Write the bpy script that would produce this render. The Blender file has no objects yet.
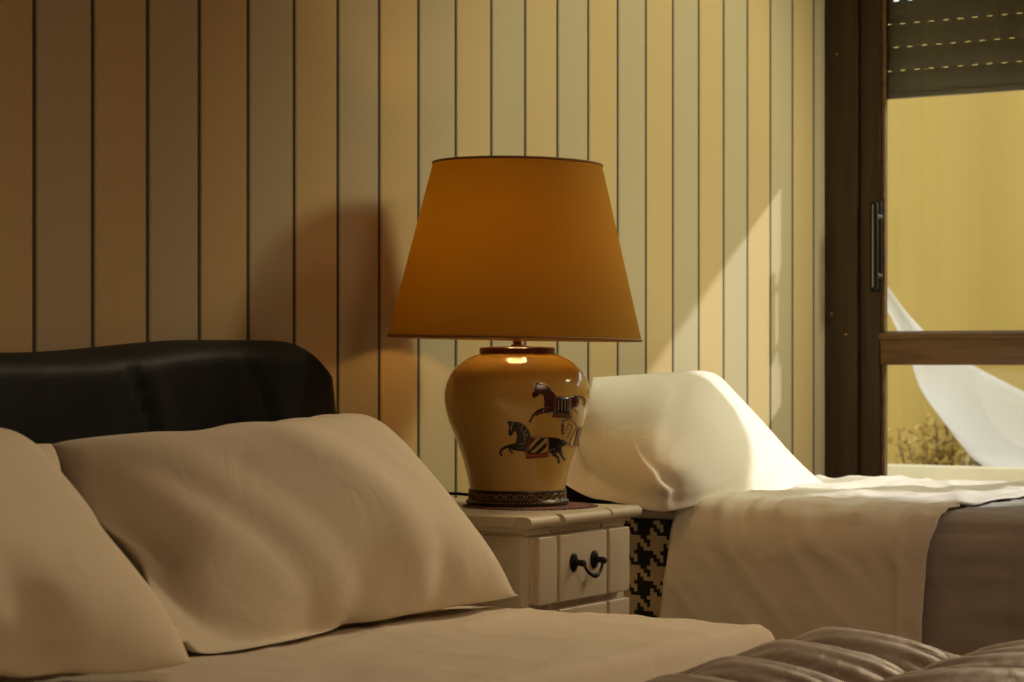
import bpy, bmesh, math, random
import numpy as np
from mathutils import Vector, Matrix, noise

random.seed(7)
scene = bpy.context.scene
col = scene.collection
PI = math.pi

# ------------------------------------------------------------------ helpers
def tag(o, label=None, cat=None, group=None, kind=None):
    if label: o['label'] = label
    if cat: o['category'] = cat
    if group: o['group'] = group
    if kind: o['kind'] = kind
    return o

def empty(name, loc=(0, 0, 0), rz=0.0):
    o = bpy.data.objects.new(name, None)
    o.location = loc
    o.rotation_euler = (0, 0, rz)
    o.empty_display_size = 0.1
    col.objects.link(o)
    return o

def link(name, me, mat=None, parent=None, smooth=True):
    o = bpy.data.objects.new(name, me)
    col.objects.link(o)
    if mat is not None:
        for m in (mat if isinstance(mat, (list, tuple)) else [mat]):
            me.materials.append(m)
    if parent is not None:
        o.parent = parent
    if smooth:
        me.polygons.foreach_set('use_smooth', [True] * len(me.polygons))
    return o

def pymesh(name, verts, faces, mat=None, parent=None, smooth=True):
    me = bpy.data.meshes.new(name)
    me.from_pydata([tuple(v) for v in verts], [], faces)
    me.update()
    return link(name, me, mat, parent, smooth)

class MB:
    """gathers shapes of one part into one mesh"""
    def __init__(s):
        s.bm = bmesh.new()
    def box(s, lo, hi, bevel=0.0, seg=2):
        lo = Vector(lo); hi = Vector(hi)
        r = bmesh.ops.create_cube(s.bm, size=1.0)
        vs = r['verts']
        c = (lo + hi) / 2; d = hi - lo
        for v in vs:
            v.co = Vector((c.x + v.co.x * d.x, c.y + v.co.y * d.y, c.z + v.co.z * d.z))
        if bevel > 0:
            es = list({e for v in vs for e in v.link_edges})
            bmesh.ops.bevel(s.bm, geom=es, offset=bevel, segments=seg, affect='EDGES', profile=0.6)
        return s
    def prism(s, pts, axis_vec, origin=(0, 0, 0)):
        """extrude a closed 3-D outline along axis_vec"""
        o = Vector(origin); a = Vector(axis_vec)
        v0 = [s.bm.verts.new(o + Vector(p)) for p in pts]
        v1 = [s.bm.verts.new(o + Vector(p) + a) for p in pts]
        n = len(pts)
        s.bm.faces.new(v0[::-1]); s.bm.faces.new(v1)
        for i in range(n):
            s.bm.faces.new((v0[i], v0[(i + 1) % n], v1[(i + 1) % n], v1[i]))
        return s
    def lathe(s, prof, n=64, center=(0, 0, 0), close=True):
        c = Vector(center)
        rings = []
        for (r, z) in prof:
            if r < 1e-6:
                rings.append([s.bm.verts.new(c + Vector((0, 0, z)))])
            else:
                rings.append([s.bm.verts.new(c + Vector((r * math.cos(2 * PI * k / n), r * math.sin(2 * PI * k / n), z))) for k in range(n)])
        for a, b in zip(rings[:-1], rings[1:]):
            for k in range(n):
                k2 = (k + 1) % n
                if len(a) == 1 and len(b) == 1: continue
                if len(a) == 1: s.bm.faces.new((a[0], b[k2], b[k]))
                elif len(b) == 1: s.bm.faces.new((a[k], a[k2], b[0]))
                else: s.bm.faces.new((a[k], a[k2], b[k2], b[k]))
        return s
    def tube(s, pts, r, n=10, cap=True):
        pts = [Vector(p) for p in pts]
        rings = []
        prev = None
        for i, p in enumerate(pts):
            t = (pts[min(i + 1, len(pts) - 1)] - pts[max(i - 1, 0)]).normalized()
            if prev is None:
                up = Vector((0, 0, 1)) if abs(t.z) < .9 else Vector((1, 0, 0))
                a = t.cross(up).normalized()
            else:
                a = (prev - t * prev.dot(t)).normalized()
            prev = a
            b = t.cross(a)
            rr = r[i] if isinstance(r, (list, tuple)) else r
            rings.append([s.bm.verts.new(p + (a * math.cos(2 * PI * k / n) + b * math.sin(2 * PI * k / n)) * rr) for k in range(n)])
        for a, b in zip(rings[:-1], rings[1:]):
            for k in range(n):
                s.bm.faces.new((a[k], a[(k + 1) % n], b[(k + 1) % n], b[k]))
        if cap:
            s.bm.faces.new(rings[0][::-1]); s.bm.faces.new(rings[-1])
        return s
    def ball(s, c, r, sc=(1, 1, 1), seg=16):
        q = bmesh.ops.create_uvsphere(s.bm, u_segments=seg, v_segments=seg // 2, radius=r)
        for v in q['verts']:
            v.co = Vector((v.co.x * sc[0], v.co.y * sc[1], v.co.z * sc[2])) + Vector(c)
        return s
    def build(s, name, mat, parent=None, smooth=True, angle=35):
        bmesh.ops.recalc_face_normals(s.bm, faces=s.bm.faces)
        me = bpy.data.meshes.new(name)
        s.bm.to_mesh(me); s.bm.free()
        if smooth:
            me.polygons.foreach_set('use_smooth', [True] * len(me.polygons))
            try: me.set_sharp_from_angle(angle=math.radians(angle))
            except Exception: pass
        return link(name, me, mat, parent, smooth=False)

def sstep(a, b, x):
    t = max(0.0, min(1.0, (x - a) / (b - a)))
    return t * t * (3 - 2 * t)

def nz(x, y, z=0.0):
    return noise.noise(Vector((x, y, z)))

def ridge(x, y, z=0.0):
    return 1.0 - abs(noise.noise(Vector((x, y, z)))) * 2.0

# ------------------------------------------------------------------ materials
def new_mat(name):
    m = bpy.data.materials.new(name)
    m.use_nodes = True
    nt = m.node_tree
    return m, nt, nt.nodes.get('Principled BSDF'), nt.nodes.get('Material Output')

def pmat(name, color, rough=0.6, metal=0.0, spec=0.5, noise_scale=None, noise_amt=0.12, bump=0.0, bump_scale=200.0, coat=0.0, sheen=0.0):
    m, nt, b, out = new_mat(name)
    N = nt.nodes; L = nt.links
    b.inputs['Base Color'].default_value = (*color, 1)
    b.inputs['Roughness'].default_value = rough
    b.inputs['Metallic'].default_value = metal
    b.inputs['Specular IOR Level'].default_value = spec
    if coat: b.inputs['Coat Weight'].default_value = coat; b.inputs['Coat Roughness'].default_value = 0.04
    if sheen: b.inputs['Sheen Weight'].default_value = sheen
    tc = N.new('ShaderNodeTexCoord')
    if noise_scale:
        n = N.new('ShaderNodeTexNoise'); n.inputs['Scale'].default_value = noise_scale; n.inputs['Detail'].default_value = 5
        L.new(tc.outputs['Object'], n.inputs['Vector'])
        mx = N.new('ShaderNodeMix'); mx.data_type = 'RGBA'
        mx.inputs[6].default_value = (*[c * (1 - noise_amt) for c in color], 1)
        mx.inputs[7].default_value = (*[min(1, c * (1 + noise_amt)) for c in color], 1)
        L.new(n.outputs['Fac'], mx.inputs[0]); L.new(mx.outputs[2], b.inputs['Base Color'])
    if bump:
        n2 = N.new('ShaderNodeTexNoise'); n2.inputs['Scale'].default_value = bump_scale; n2.inputs['Detail'].default_value = 3
        L.new(tc.outputs['Object'], n2.inputs['Vector'])
        bp = N.new('ShaderNodeBump'); bp.inputs['Strength'].default_value = bump; bp.inputs['Distance'].default_value = 0.002
        L.new(n2.outputs['Fac'], bp.inputs['Height']); L.new(bp.outputs['Normal'], b.inputs['Normal'])
    return m

def cloth_mat(name, color, fold=0.25, fold_scale=9.0, stretch=(1, 1, 1), weave=900):
    """cotton: fine weave and soft creases as bump only"""
    m, nt, b, out = new_mat(name)
    N = nt.nodes; L = nt.links
    b.inputs['Base Color'].default_value = (*color, 1)
    b.inputs['Roughness'].default_value = 0.85
    b.inputs['Specular IOR Level'].default_value = 0.15
    b.inputs['Sheen Weight'].default_value = 0.15
    tc = N.new('ShaderNodeTexCoord')
    mp = N.new('ShaderNodeMapping'); mp.inputs['Scale'].default_value = stretch
    L.new(tc.outputs['Object'], mp.inputs['Vector'])
    n1 = N.new('ShaderNodeTexNoise'); n1.inputs['Scale'].default_value = fold_scale; n1.inputs['Detail'].default_value = 4; n1.inputs['Distortion'].default_value = 0.8
    L.new(mp.outputs['Vector'], n1.inputs['Vector'])
    n2 = N.new('ShaderNodeTexNoise'); n2.inputs['Scale'].default_value = weave; n2.inputs['Detail'].default_value = 1
    L.new(tc.outputs['Object'], n2.inputs['Vector'])
    b1 = N.new('ShaderNodeBump'); b1.inputs['Strength'].default_value = fold; b1.inputs['Distance'].default_value = 0.02
    L.new(n1.outputs['Fac'], b1.inputs['Height'])
    b2 = N.new('ShaderNodeBump'); b2.inputs['Strength'].default_value = 0.12; b2.inputs['Distance'].default_value = 0.001
    L.new(n2.outputs['Fac'], b2.inputs['Height']); L.new(b1.outputs['Normal'], b2.inputs['Normal'])
    L.new(b2.outputs['Normal'], b.inputs['Normal'])
    return m

def wood_mat(name, c0, c1, rough=0.35, scale=(3, 60, 60)):
    m, nt, b, out = new_mat(name)
    N = nt.nodes; L = nt.links
    tc = N.new('ShaderNodeTexCoord')
    mp = N.new('ShaderNodeMapping'); mp.inputs['Scale'].default_value = scale
    L.new(tc.outputs['Object'], mp.inputs['Vector'])
    n = N.new('ShaderNodeTexNoise'); n.inputs['Scale'].default_value = 1.0; n.inputs['Detail'].default_value = 6; n.inputs['Distortion'].default_value = 0.6
    L.new(mp.outputs['Vector'], n.inputs['Vector'])
    r = N.new('ShaderNodeValToRGB')
    r.color_ramp.elements[0].position = 0.3; r.color_ramp.elements[0].color = (*c0, 1)
    r.color_ramp.elements[1].position = 0.7; r.color_ramp.elements[1].color = (*c1, 1)
    L.new(n.outputs['Fac'], r.inputs['Fac']); L.new(r.outputs['Color'], b.inputs['Base Color'])
    b.inputs['Roughness'].default_value = rough
    return m

def translucent_mat(name, diff, trans, mixf, weave=0.0, wscale=600):
    m, nt, b, out = new_mat(name)
    N = nt.nodes; L = nt.links
    N.remove(b)
    d = N.new('ShaderNodeBsdfDiffuse'); d.inputs['Color'].default_value = (*diff, 1)
    t = N.new('ShaderNodeBsdfTranslucent'); t.inputs['Color'].default_value = (*trans, 1)
    mx = N.new('ShaderNodeMixShader'); mx.inputs[0].default_value = mixf
    L.new(d.outputs[0], mx.inputs[1]); L.new(t.outputs[0], mx.inputs[2]); L.new(mx.outputs[0], out.inputs['Surface'])
    if weave:
        tc = N.new('ShaderNodeTexCoord')
        n = N.new('ShaderNodeTexNoise'); n.inputs['Scale'].default_value = wscale; n.inputs['Detail'].default_value = 2
        mp = N.new('ShaderNodeMapping'); mp.inputs['Scale'].default_value = (1, 1, .25)
        L.new(tc.outputs['Object'], mp.inputs['Vector']); L.new(mp.outputs['Vector'], n.inputs['Vector'])
        hs = N.new('ShaderNodeMix'); hs.data_type = 'RGBA'
        hs.inputs[6].default_value = (*[c * (1 - weave) for c in trans], 1)
        hs.inputs[7].default_value = (*[min(1, c * (1 + weave)) for c in trans], 1)
        L.new(n.outputs['Fac'], hs.inputs[0]); L.new(hs.outputs[2], t.inputs['Color'])
    return m

def wallpaper_mat():
    m, nt, b, out = new_mat('striped wallpaper')
    N = nt.nodes; L = nt.links
    def math_(op, a, bb=None, c=None):
        n = N.new('ShaderNodeMath'); n.operation = op
        for i, v in enumerate((a, bb, c)):
            if v is None: continue
            if isinstance(v, (int, float)): n.inputs[i].default_value = v
            else: L.new(v, n.inputs[i])
        return n.outputs[0]
    tc = N.new('ShaderNodeTexCoord')
    sp = N.new('ShaderNodeSeparateXYZ'); L.new(tc.outputs['Object'], sp.inputs[0])
    # threads of the printed ribbon edge wander a little
    mp = N.new('ShaderNodeMapping'); mp.inputs['Scale'].default_value = (30, 1, 160); L.new(tc.outputs['Object'], mp.inputs['Vector'])
    nn = N.new('ShaderNodeTexNoise'); nn.inputs['Scale'].default_value = 1; nn.inputs['Detail'].default_value = 2; L.new(mp.outputs['Vector'], nn.inputs['Vector'])
    wob = math_('MULTIPLY', math_('SUBTRACT', nn.outputs['Fac'], 0.5), 0.045)
    u = math_('DIVIDE', math_('SUBTRACT', sp.outputs['X'], WP0), WPW)
    par = math_('MODULO', math_('FLOOR', math_('ADD', u, 100.0)), 2.0)
    fr = math_('FRACT', math_('ADD', u, 100.5))
    dist = math_('ABSOLUTE', math_('SUBTRACT', fr, 0.5))
    dist2 = math_('ABSOLUTE', math_('SUBTRACT', math_('ADD', fr, wob), 0.515))
    core = N.new('ShaderNodeMapRange'); core.interpolation_type = 'SMOOTHSTEP'
    core.inputs['From Min'].default_value = 0.021; core.inputs['From Max'].default_value = 0.044
    core.inputs['To Min'].default_value = 1; core.inputs['To Max'].default_value = 0
    L.new(dist, core.inputs['Value'])
    fuzz = N.new('ShaderNodeMapRange'); fuzz.interpolation_type = 'SMOOTHSTEP'
    fuzz.inputs['From Min'].default_value = 0.035; fuzz.inputs['From Max'].default_value = 0.06
    fuzz.inputs['To Min'].default_value = 0.35; fuzz.inputs['To Max'].default_value = 0
    L.new(dist2, fuzz.inputs['Value'])
    seam = math_('MAXIMUM', core.outputs[0], fuzz.outputs[0])
    mx = N.new('ShaderNodeMix'); mx.data_type = 'RGBA'
    mx.inputs[6].default_value = (*C_GREEN, 1); mx.inputs[7].default_value = (*C_PEACH, 1)
    L.new(par, mx.inputs[0])
    # faint linen mottling
    n2 = N.new('ShaderNodeTexNoise'); n2.inputs['Scale'].default_value = 140; n2.inputs['Detail'].default_value = 3
    L.new(tc.outputs['Object'], n2.inputs['Vector'])
    mo = N.new('ShaderNodeMix'); mo.data_type = 'RGBA'; mo.blend_type = 'MULTIPLY'; mo.inputs[0].default_value = 0.12
    L.new(mx.outputs[2], mo.inputs[6]); L.new(n2.outputs['Fac'], mo.inputs[7])
    m2 = N.new('ShaderNodeMix'); m2.data_type = 'RGBA'
    L.new(seam, m2.inputs[0]); L.new(mo.outputs[2], m2.inputs[6]); m2.inputs[7].default_value = (*C_SEAM, 1)
    L.new(m2.outputs[2], b.inputs['Base Color'])
    b.inputs['Roughness'].default_value = 0.75
    b.inputs['Specular IOR Level'].default_value = 0.2
    return m

# ------------------------------------------------------------------ layout numbers (metres)
CAM_Z = 0.86
YB = 2.40          # back wall
XR = 5.25          # wall with the balcony door
XL, YF, ZC = -1.6, -3.0, 2.6
WP0, WPW = 2.404, 0.1258
C_PEACH = (0.57, 0.425, 0.21)
C_GREEN = (0.495, 0.415, 0.26)
C_SEAM = (0.055, 0.045, 0.03)

M = {}
M['wallpaper'] = wallpaper_mat()
M['plaster'] = pmat('warm plaster', (0.62, 0.5, 0.36), 0.9, noise_scale=3, noise_amt=.04, bump=.1, bump_scale=60)
M['ceiling'] = pmat('ceiling paint', (0.7, 0.62, 0.5), 0.9)
M['floor'] = wood_mat('floor boards', (0.12, 0.06, 0.025), (0.22, 0.12, 0.05), 0.4, (8, 1.5, 1))
M['frame'] = wood_mat('dark stained frame wood', (0.028, 0.0145, 0.006), (0.062, 0.031, 0.011), 0.38, (40, 40, 3))
M['rail'] = wood_mat('rail wood', (0.13, 0.065, 0.024), (0.24, 0.13, 0.05), 0.38, (40, 4, 40))
M['black_metal'] = pmat('black iron', (0.012, 0.011, 0.012), 0.35, metal=0.6)
M['steel'] = pmat('steel', (0.5, 0.48, 0.45), 0.3, metal=1.0)
M['leather'] = pmat('black leather', (0.009, 0.012, 0.010), 0.60, spec=0.2, bump=.25, bump_scale=180)
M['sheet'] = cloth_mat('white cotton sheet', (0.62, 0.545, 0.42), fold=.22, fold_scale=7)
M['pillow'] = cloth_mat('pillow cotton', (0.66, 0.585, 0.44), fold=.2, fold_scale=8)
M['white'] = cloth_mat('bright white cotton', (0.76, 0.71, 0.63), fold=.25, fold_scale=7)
M['quilt'] = cloth_mat('taupe satin quilt', (0.22, 0.165, 0.125), fold=.2, fold_scale=20)
qb = M['quilt'].node_tree.nodes['Principled BSDF']; qb.inputs['Roughness'].default_value = .45; qb.inputs['Specular IOR Level'].default_value = .45
M['blanket'] = cloth_mat('grey blanket', (0.39, 0.36, 0.335), fold=.15, fold_scale=9)
M['mattress'] = cloth_mat('mattress ticking', (0.6, 0.54, 0.45))
M['cream'] = pmat('cream painted wood', (0.56, 0.49, 0.36), 0.42, noise_scale=14, noise_amt=.07, bump=.08, bump_scale=40)
M['darkwood'] = wood_mat('dark brown wood', (0.018, 0.010, 0.005), (0.04, 0.022, 0.01), 0.5, (3, 30, 30))
M['hound_dark'] = pmat('houndstooth black', (0.012, 0.013, 0.016), 0.9, bump=.3, bump_scale=500)
M['hound_light'] = pmat('houndstooth ecru', (0.55, 0.45, 0.32), 0.9, bump=.3, bump_scale=500)
M['ceramic'] = pmat('amber glazed ceramic', (0.55, 0.34, 0.085), 0.16, spec=0.5, coat=0.5, noise_scale=6, noise_amt=.05)
M['lid'] = pmat('oxblood wood cap', (0.12, 0.010, 0.006), 0.3, coat=.3)
M['brass'] = pmat('aged brass', (0.35, 0.17, 0.06), 0.35, metal=1.0)
M['band'] = pmat('dark bronze band', (0.045, 0.028, 0.016), 0.35, metal=.5)
M['band_relief'] = pmat('worn bronze relief', (0.30, 0.20, 0.10), 0.4, metal=.4)
M['shade'] = translucent_mat('parchment linen shade', (0.26, 0.175, 0.04), (0.39, 0.165, 0.002), 0.32, weave=.12, wscale=260)
M['shade_trim'] = pmat('shade trim', (0.22, 0.11, 0.03), .8)
M['bulb'] = None
M['ink_black'] = pmat('black glaze', (0.012, 0.010, 0.010), 0.2)
M['ink_maroon'] = pmat('maroon glaze', (0.05, 0.010, 0.010), 0.2)
M['ink_navy'] = pmat('navy glaze', (0.012, 0.012, 0.03), 0.2)
M['ink_red'] = pmat('rust glaze', (0.25, 0.05, 0.02), 0.2)
M['ink_tan'] = pmat('sand glaze', (0.45, 0.30, 0.10), 0.2)
M['ink_brown'] = pmat('brown glaze', (0.14, 0.055, 0.02), 0.2)
M['doily'] = pmat('reddish lace', (0.17, 0.07, 0.045), .9)
M['shutter'] = pmat('grey shutter plastic', (0.22, 0.20, 0.16), .6)
M['screen'] = translucent_mat('yellow awning canvas', (0.45, 0.35, 0.13), (0.45, 0.355, 0.12), 0.55, weave=.06, wscale=5)
M['patch_white'] = translucent_mat('sunlit patch white', (0.8, 0.79, 0.74), (0.8, 0.79, 0.74), 0.5)  # for the cloth that stands in for the sunlit patch outside
M['stone'] = pmat('pale parapet', (0.52, 0.45, 0.28), .9, noise_scale=9, noise_amt=.25)
M['leaf'] = pmat('dry golden leaf', (0.40, 0.27, 0.06), .7, noise_scale=30, noise_amt=.4)
M['twig'] = pmat('twig', (0.10, 0.06, 0.02), .8)

def emit_mat(name, c, s):
    m, nt, b, out = new_mat(name)
    b.inputs['Base Color'].default_value = (.9, .8, .6, 1)
    b.inputs['Emission Color'].default_value = (*c, 1); b.inputs['Emission Strength'].default_value = s
    return m
M['bulb'] = emit_mat('lit bulb', (1, .62, .25), 6)

def glass_mat():
    m, nt, b, out = new_mat('window glass')
    N = nt.nodes; L = nt.links
    N.remove(b)
    t = N.new('ShaderNodeBsdfTransparent'); t.inputs['Color'].default_value = (.95, .96, .94, 1)
    g = N.new('ShaderNodeBsdfGlossy'); g.inputs['Roughness'].default_value = 0.02
    f = N.new('ShaderNodeFresnel'); f.inputs['IOR'].default_value = 1.45
    mx = N.new('ShaderNodeMixShader')
    L.new(f.outputs[0], mx.inputs[0]); L.new(t.outputs[0], mx.inputs[1]); L.new(g.outputs[0], mx.inputs[2]); L.new(mx.outputs[0], out.inputs['Surface'])
    return m
M['glass'] = glass_mat()

# ------------------------------------------------------------------ the room
def structure(name, mb, mat, parent=None, smooth=False):
    o = mb.build(name, mat, parent, smooth=smooth)
    o['kind'] = 'structure'
    return o

T = 0.15
structure('floor', MB().box((XL - T, YF - T, -0.1), (XR + T, YB + T, 0)), M['floor'])
structure('ceiling', MB().box((XL - T, YF - T, ZC), (XR + T, YB + T, ZC + .12)), M['ceiling'])
structure('wall_back', MB().box((XL - T, YB, 0), (XR + T, YB + T, ZC)), M['wallpaper'])
structure('wall_left', MB().box((XL - T, YF, 0), (XL, YB, ZC)), M['plaster'])
structure('wall_front', MB().box((XL - T, YF - T, 0), (XR + T, YF, ZC)), M['plaster'])
# right wall with the door opening: Y from DY0 to YB, up to DZ
DY0, DZ = 0.62, 2.28
structure('wall_right', MB().box((XR, YF, 0), (XR + T, DY0, ZC)).box((XR, DY0, DZ), (XR + T, YB, ZC)), M['plaster'])

# balcony door: fixed frame, two leaves with a rail, glass and a pull handle
FR = 0.089; ST = 0.058
door = empty('door_1', (XR, YB, 0)); door['kind'] = 'structure'
def dpart(name, mb, mat, parent=door, **k):
    o = mb.build(name, mat, None, **k)
    o.parent = parent
    o.matrix_parent_inverse = Matrix.Translation(-Vector((XR, YB, 0)))
    o['kind'] = 'structure'
    return o
fm = MB()
fm.box((XR - .012, YB - FR, 0), (XR + .11, YB - .001, DZ), .004)
fm.box((XR - .012, DY0 + .001, 0), (XR + .11, DY0 + FR, DZ), .004)
fm.box((XR - .012, DY0 + FR, DZ - FR), (XR + .11, YB - FR, DZ - .001), .004)
dpart('door_frame', fm, M['frame'])
def leaf(y1, y0):
    """one glazed leaf between y0 and y1 (y1 nearer the corner)"""
    xa, xb = XR + .002, XR + .058
    s = MB()
    s.box((xa, y1 - ST, .02), (xb, y1 - .002, DZ - FR), .005)
    s.box((xa, y0 + .002, .02), (xb, y0 + ST, DZ - FR), .005)
    s.box((xa, y0 + ST, .02), (xb, y1 - ST, .14), .005)
    s.box((xa, y0 + ST, DZ - FR - .09), (xb, y1 - ST, DZ - FR), .005)
    dpart('stile', s, M['frame'])
    r = MB()
    r.box((xa + .002, y0 + ST, .847), (xb, y1 - ST, .924), .006)
    r.box((xa - .006, y0 + ST, .912), (xa + .03, y1 - ST, .93), .004)
    dpart('rail', r, M['rail'])
    # glazing beads
    b = MB()
    for za, zb in ((.14, .847), (.924, DZ - FR - .09)):
        b.box((xa + .012, y1 - ST - .010, za), (xa + .022, y1 - ST, zb), .002)
        b.box((xa + .012, y0 + ST, za), (xa + .022, y0 + ST + .010, zb), .002)
        b.box((xa + .012, y0 + ST, za), (xa + .022, y1 - ST, za + .010), .002)
    dpart('glazing_bead', b, M['rail'])
    g = MB(); g.box((xa + .026, y0 + ST - .005, .13), (xa + .030, y1 - ST + .005, .86))
    dpart('lower_pane', g, M['glass'])
    g = MB(); g.box((xa + .026, y0 + ST - .005, .915), (xa + .030, y1 - ST + .005, DZ - FR - .08))
    dpart('upper_pane', g, M['glass'])
ymid = 1.22
leaf(YB - FR, ymid)
leaf(ymid, DY0 + FR)
# pull handle on the stile nearest the corner
hy = YB - FR - ST - .026
hp = MB()
hp.box((XR - .005, hy + .018, 1.035), (XR + .004, hy + .050, 1.265), .003)          # plate
hp.ball((XR - .006, hy + .036, 1.25), .006).ball((XR - .006, hy + .036, 1.05), .006)
for zz in (1.075, 1.225):
    hp.tube([(XR, hy + .022, zz), (XR - .035, hy + .020, zz)], .007)
hp.box((XR - .046, hy + .012, 1.04), (XR - .034, hy + .027, 1.26), .004)            # grip
ho = dpart('door_handle', hp, M['black_metal'])
hl = MB(); hl.box((XR - .0475, hy + .0215, 1.045), (XR - .046, hy + .0245, 1.255), .0005)
dpart('grip_highlight', hl, M['steel'])  # pale strip put in as the highlight line of the handle
hb = MB()
for (yy, zz) in ((YB - .035, 1.65), (YB - .02, .98), (YB - .06, .925)):
    hb.ball((XR - .012, yy, zz), .004)
dpart('screw_head', hb, M['brass'])

# roller shutter, half lowered outside the glass; light slots between the slats
sh = MB()
SX0, SX1 = XR + .082, XR + .094
zb = 1.551
sy0, sy1 = DY0 + FR + .002, YB - FR - .002
pitch, gap, per, slot = .0605, .0032, .039, .016
z = zb; row = 0
sh.box((SX0 - .002, sy0, z - .014), (SX1 + .002, sy1, z), .002)
while z < DZ - FR:
    z1 = min(z + pitch - gap, DZ)
    # slat with a slightly domed face
    n = 5; pts = []
    for k in range(n + 1):
        t = k / n
        pts.append((SX0 + .004 * (2 * t - 1) ** 2, 0, z + (z1 - z) * t))
    pts += [(SX1, 0, z1), (SX1, 0, z)]
    sh.prism(pts, (0, sy1 - sy0, 0), (0, sy0, 0))
    off = (per / 2) * (row % 2)
    y = sy0 - per + off
    while y < sy1:
        a, b_ = max(y, sy0), min(y + per - slot, sy1)
        if b_ > a: sh.box((SX0 + .004, a, z1), (SX1 - .002, b_, z1 + gap))
        y += per
    z += pitch; row += 1
so = sh.build('roller_shutter', M['shutter'], None, smooth=False)
tag(so, 'grey slatted roller shutter half lowered outside the balcony door', 'shutter')

# ------------------------------------------------------------------ outside
structure('floor_balcony', MB().box((XR + T, -2.5, -.1), (9.5, 5.5, -.001)), M['stone'])
structure('wall_parapet', MB().box((6.9, -2.5, 0), (7.02, 5.5, .505)), M['stone'])

# yellow canvas screen hung beyond the parapet, softly waved
def screen():
    nu, nv = 90, 14
    vs, fs = [], []
    y0, y1, z0, z1 = -1.5, 4.6, .05, 2.26
    for j in range(nv + 1):
        for i in range(nu + 1):
            u, v = i / nu, j / nv
            y = y0 + (y1 - y0) * u
            x = 8.3 + .025 * math.sin(y * 9) + .012 * math.sin(y * 23 + 1)
            vs.append((x, y, z0 + (z1 - z0) * v))
    for j in range(nv):
        for i in range(nu):
            a = j * (nu + 1) + i
            fs.append((a, a + 1, a + nu + 2, a + nu + 1))
    root = empty('canvas_screen', (8.3, 1.5, 0))
    o = pymesh('canvas', vs, fs, M['screen'], root)
    o.location = (-8.3, -1.5, 0)
    sd = o.modifiers.new('t', 'SOLIDIFY'); sd.thickness = .002
    p = MB()
    for yy in (-1.5, 1.55, 4.6):
        p.tube([(.04, yy - 1.5, 0), (.04, yy - 1.5, 2.3)], .02)
    p.tube([(.04, -3.0, 2.285), (.04, 3.1, 2.285)], .018)
    p.build('screen_frame', M['steel'], root)
    tag(root, 'yellow canvas balcony screen glowing behind the glass door', 'screen')
screen()

# ------------------------------------------------------------------ soft goods: inflated pillow
def sim_pillow(W, H, pressure=2.2, nu=56, nv=38, frames=26, seed=0, bend=.4, shrink=0.0):
    rnd = random.Random(seed)
    me = bpy.data.meshes.new('tmp')
    idx = {}; vs = []
    for side in (0, 1):
        for j in range(nv + 1):
            for i in range(nu + 1):
                border = i in (0, nu) or j in (0, nv)
                if border and side == 1:
                    idx[(1, i, j)] = idx[(0, i, j)]; continue
                idx[(side, i, j)] = len(vs)
                u, v = i / nu * 2 - 1, j / nv * 2 - 1
                zz = 0 if border else (.012 if side == 0 else -.012) * (1 - u ** 4) * (1 - v ** 4) + rnd.uniform(-.002, .002)
                vs.append((u * W / 2, v * H / 2, zz))
    fs = []
    for side in (0, 1):
        for j in range(nv):
            for i in range(nu):
                q = [idx[(side, i, j)], idx[(side, i + 1, j)], idx[(side, i + 1, j + 1)], idx[(side, i, j + 1)]]
                fs.append(q if side == 0 else q[::-1])
    me.from_pydata(vs, [], fs); me.update()
    o = bpy.data.objects.new('tmp', me); col.objects.link(o)
    c = o.modifiers.new('cloth', 'CLOTH')
    s = c.settings
    s.quality = 6; s.mass = .25
    s.tension_stiffness = 18; s.compression_stiffness = 18; s.shear_stiffness = 6; s.bending_stiffness = bend
    s.tension_damping = 8; s.compression_damping = 8; s.shear_damping = 8; s.air_damping = 3
    s.use_pressure = True; s.uniform_pressure_force = pressure
    s.shrink_min = shrink
    s.effector_weights.gravity = 0
    c.collision_settings.use_collision = False
    c.point_cache.frame_start = 1; c.point_cache.frame_end = frames + 1
    scene.frame_start = 1; scene.frame_end = frames + 1
    for f in range(1, frames + 1):
        scene.frame_set(f)
    dg = bpy.context.evaluated_depsgraph_get()
    ev = o.evaluated_get(dg)
    m2 = ev.to_mesh()
    out = np.array([tuple(v.co) for v in m2.vertices])
    ev.to_mesh_clear()
    bpy.data.objects.remove(o); bpy.data.meshes.remove(me)
    scene.frame_set(1)
    out -= np.array([0, 0, out[:, 2].mean()])
    return out, fs

def relax(sim, it):
    vs, fs = sim
    e = np.array([(f[i], f[(i + 1) % 4]) for f in fs for i in range(4)])
    v = vs.copy()
    deg = np.zeros(len(v)); np.add.at(deg, e[:, 0], 1)
    ext = np.abs(vs).max(0)
    for _ in range(it):
        acc = np.zeros_like(v); np.add.at(acc, e[:, 0], v[e[:, 1]])
        v = .4 * v + .6 * acc / deg[:, None]
    v[:, 2] *= ext[2] / np.abs(v[:, 2]).max()
    return v, fs

def smooth_mesh(o, lv=1):
    ss = o.modifiers.new('s', 'SUBSURF'); ss.levels = lv; ss.render_levels = lv

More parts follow.
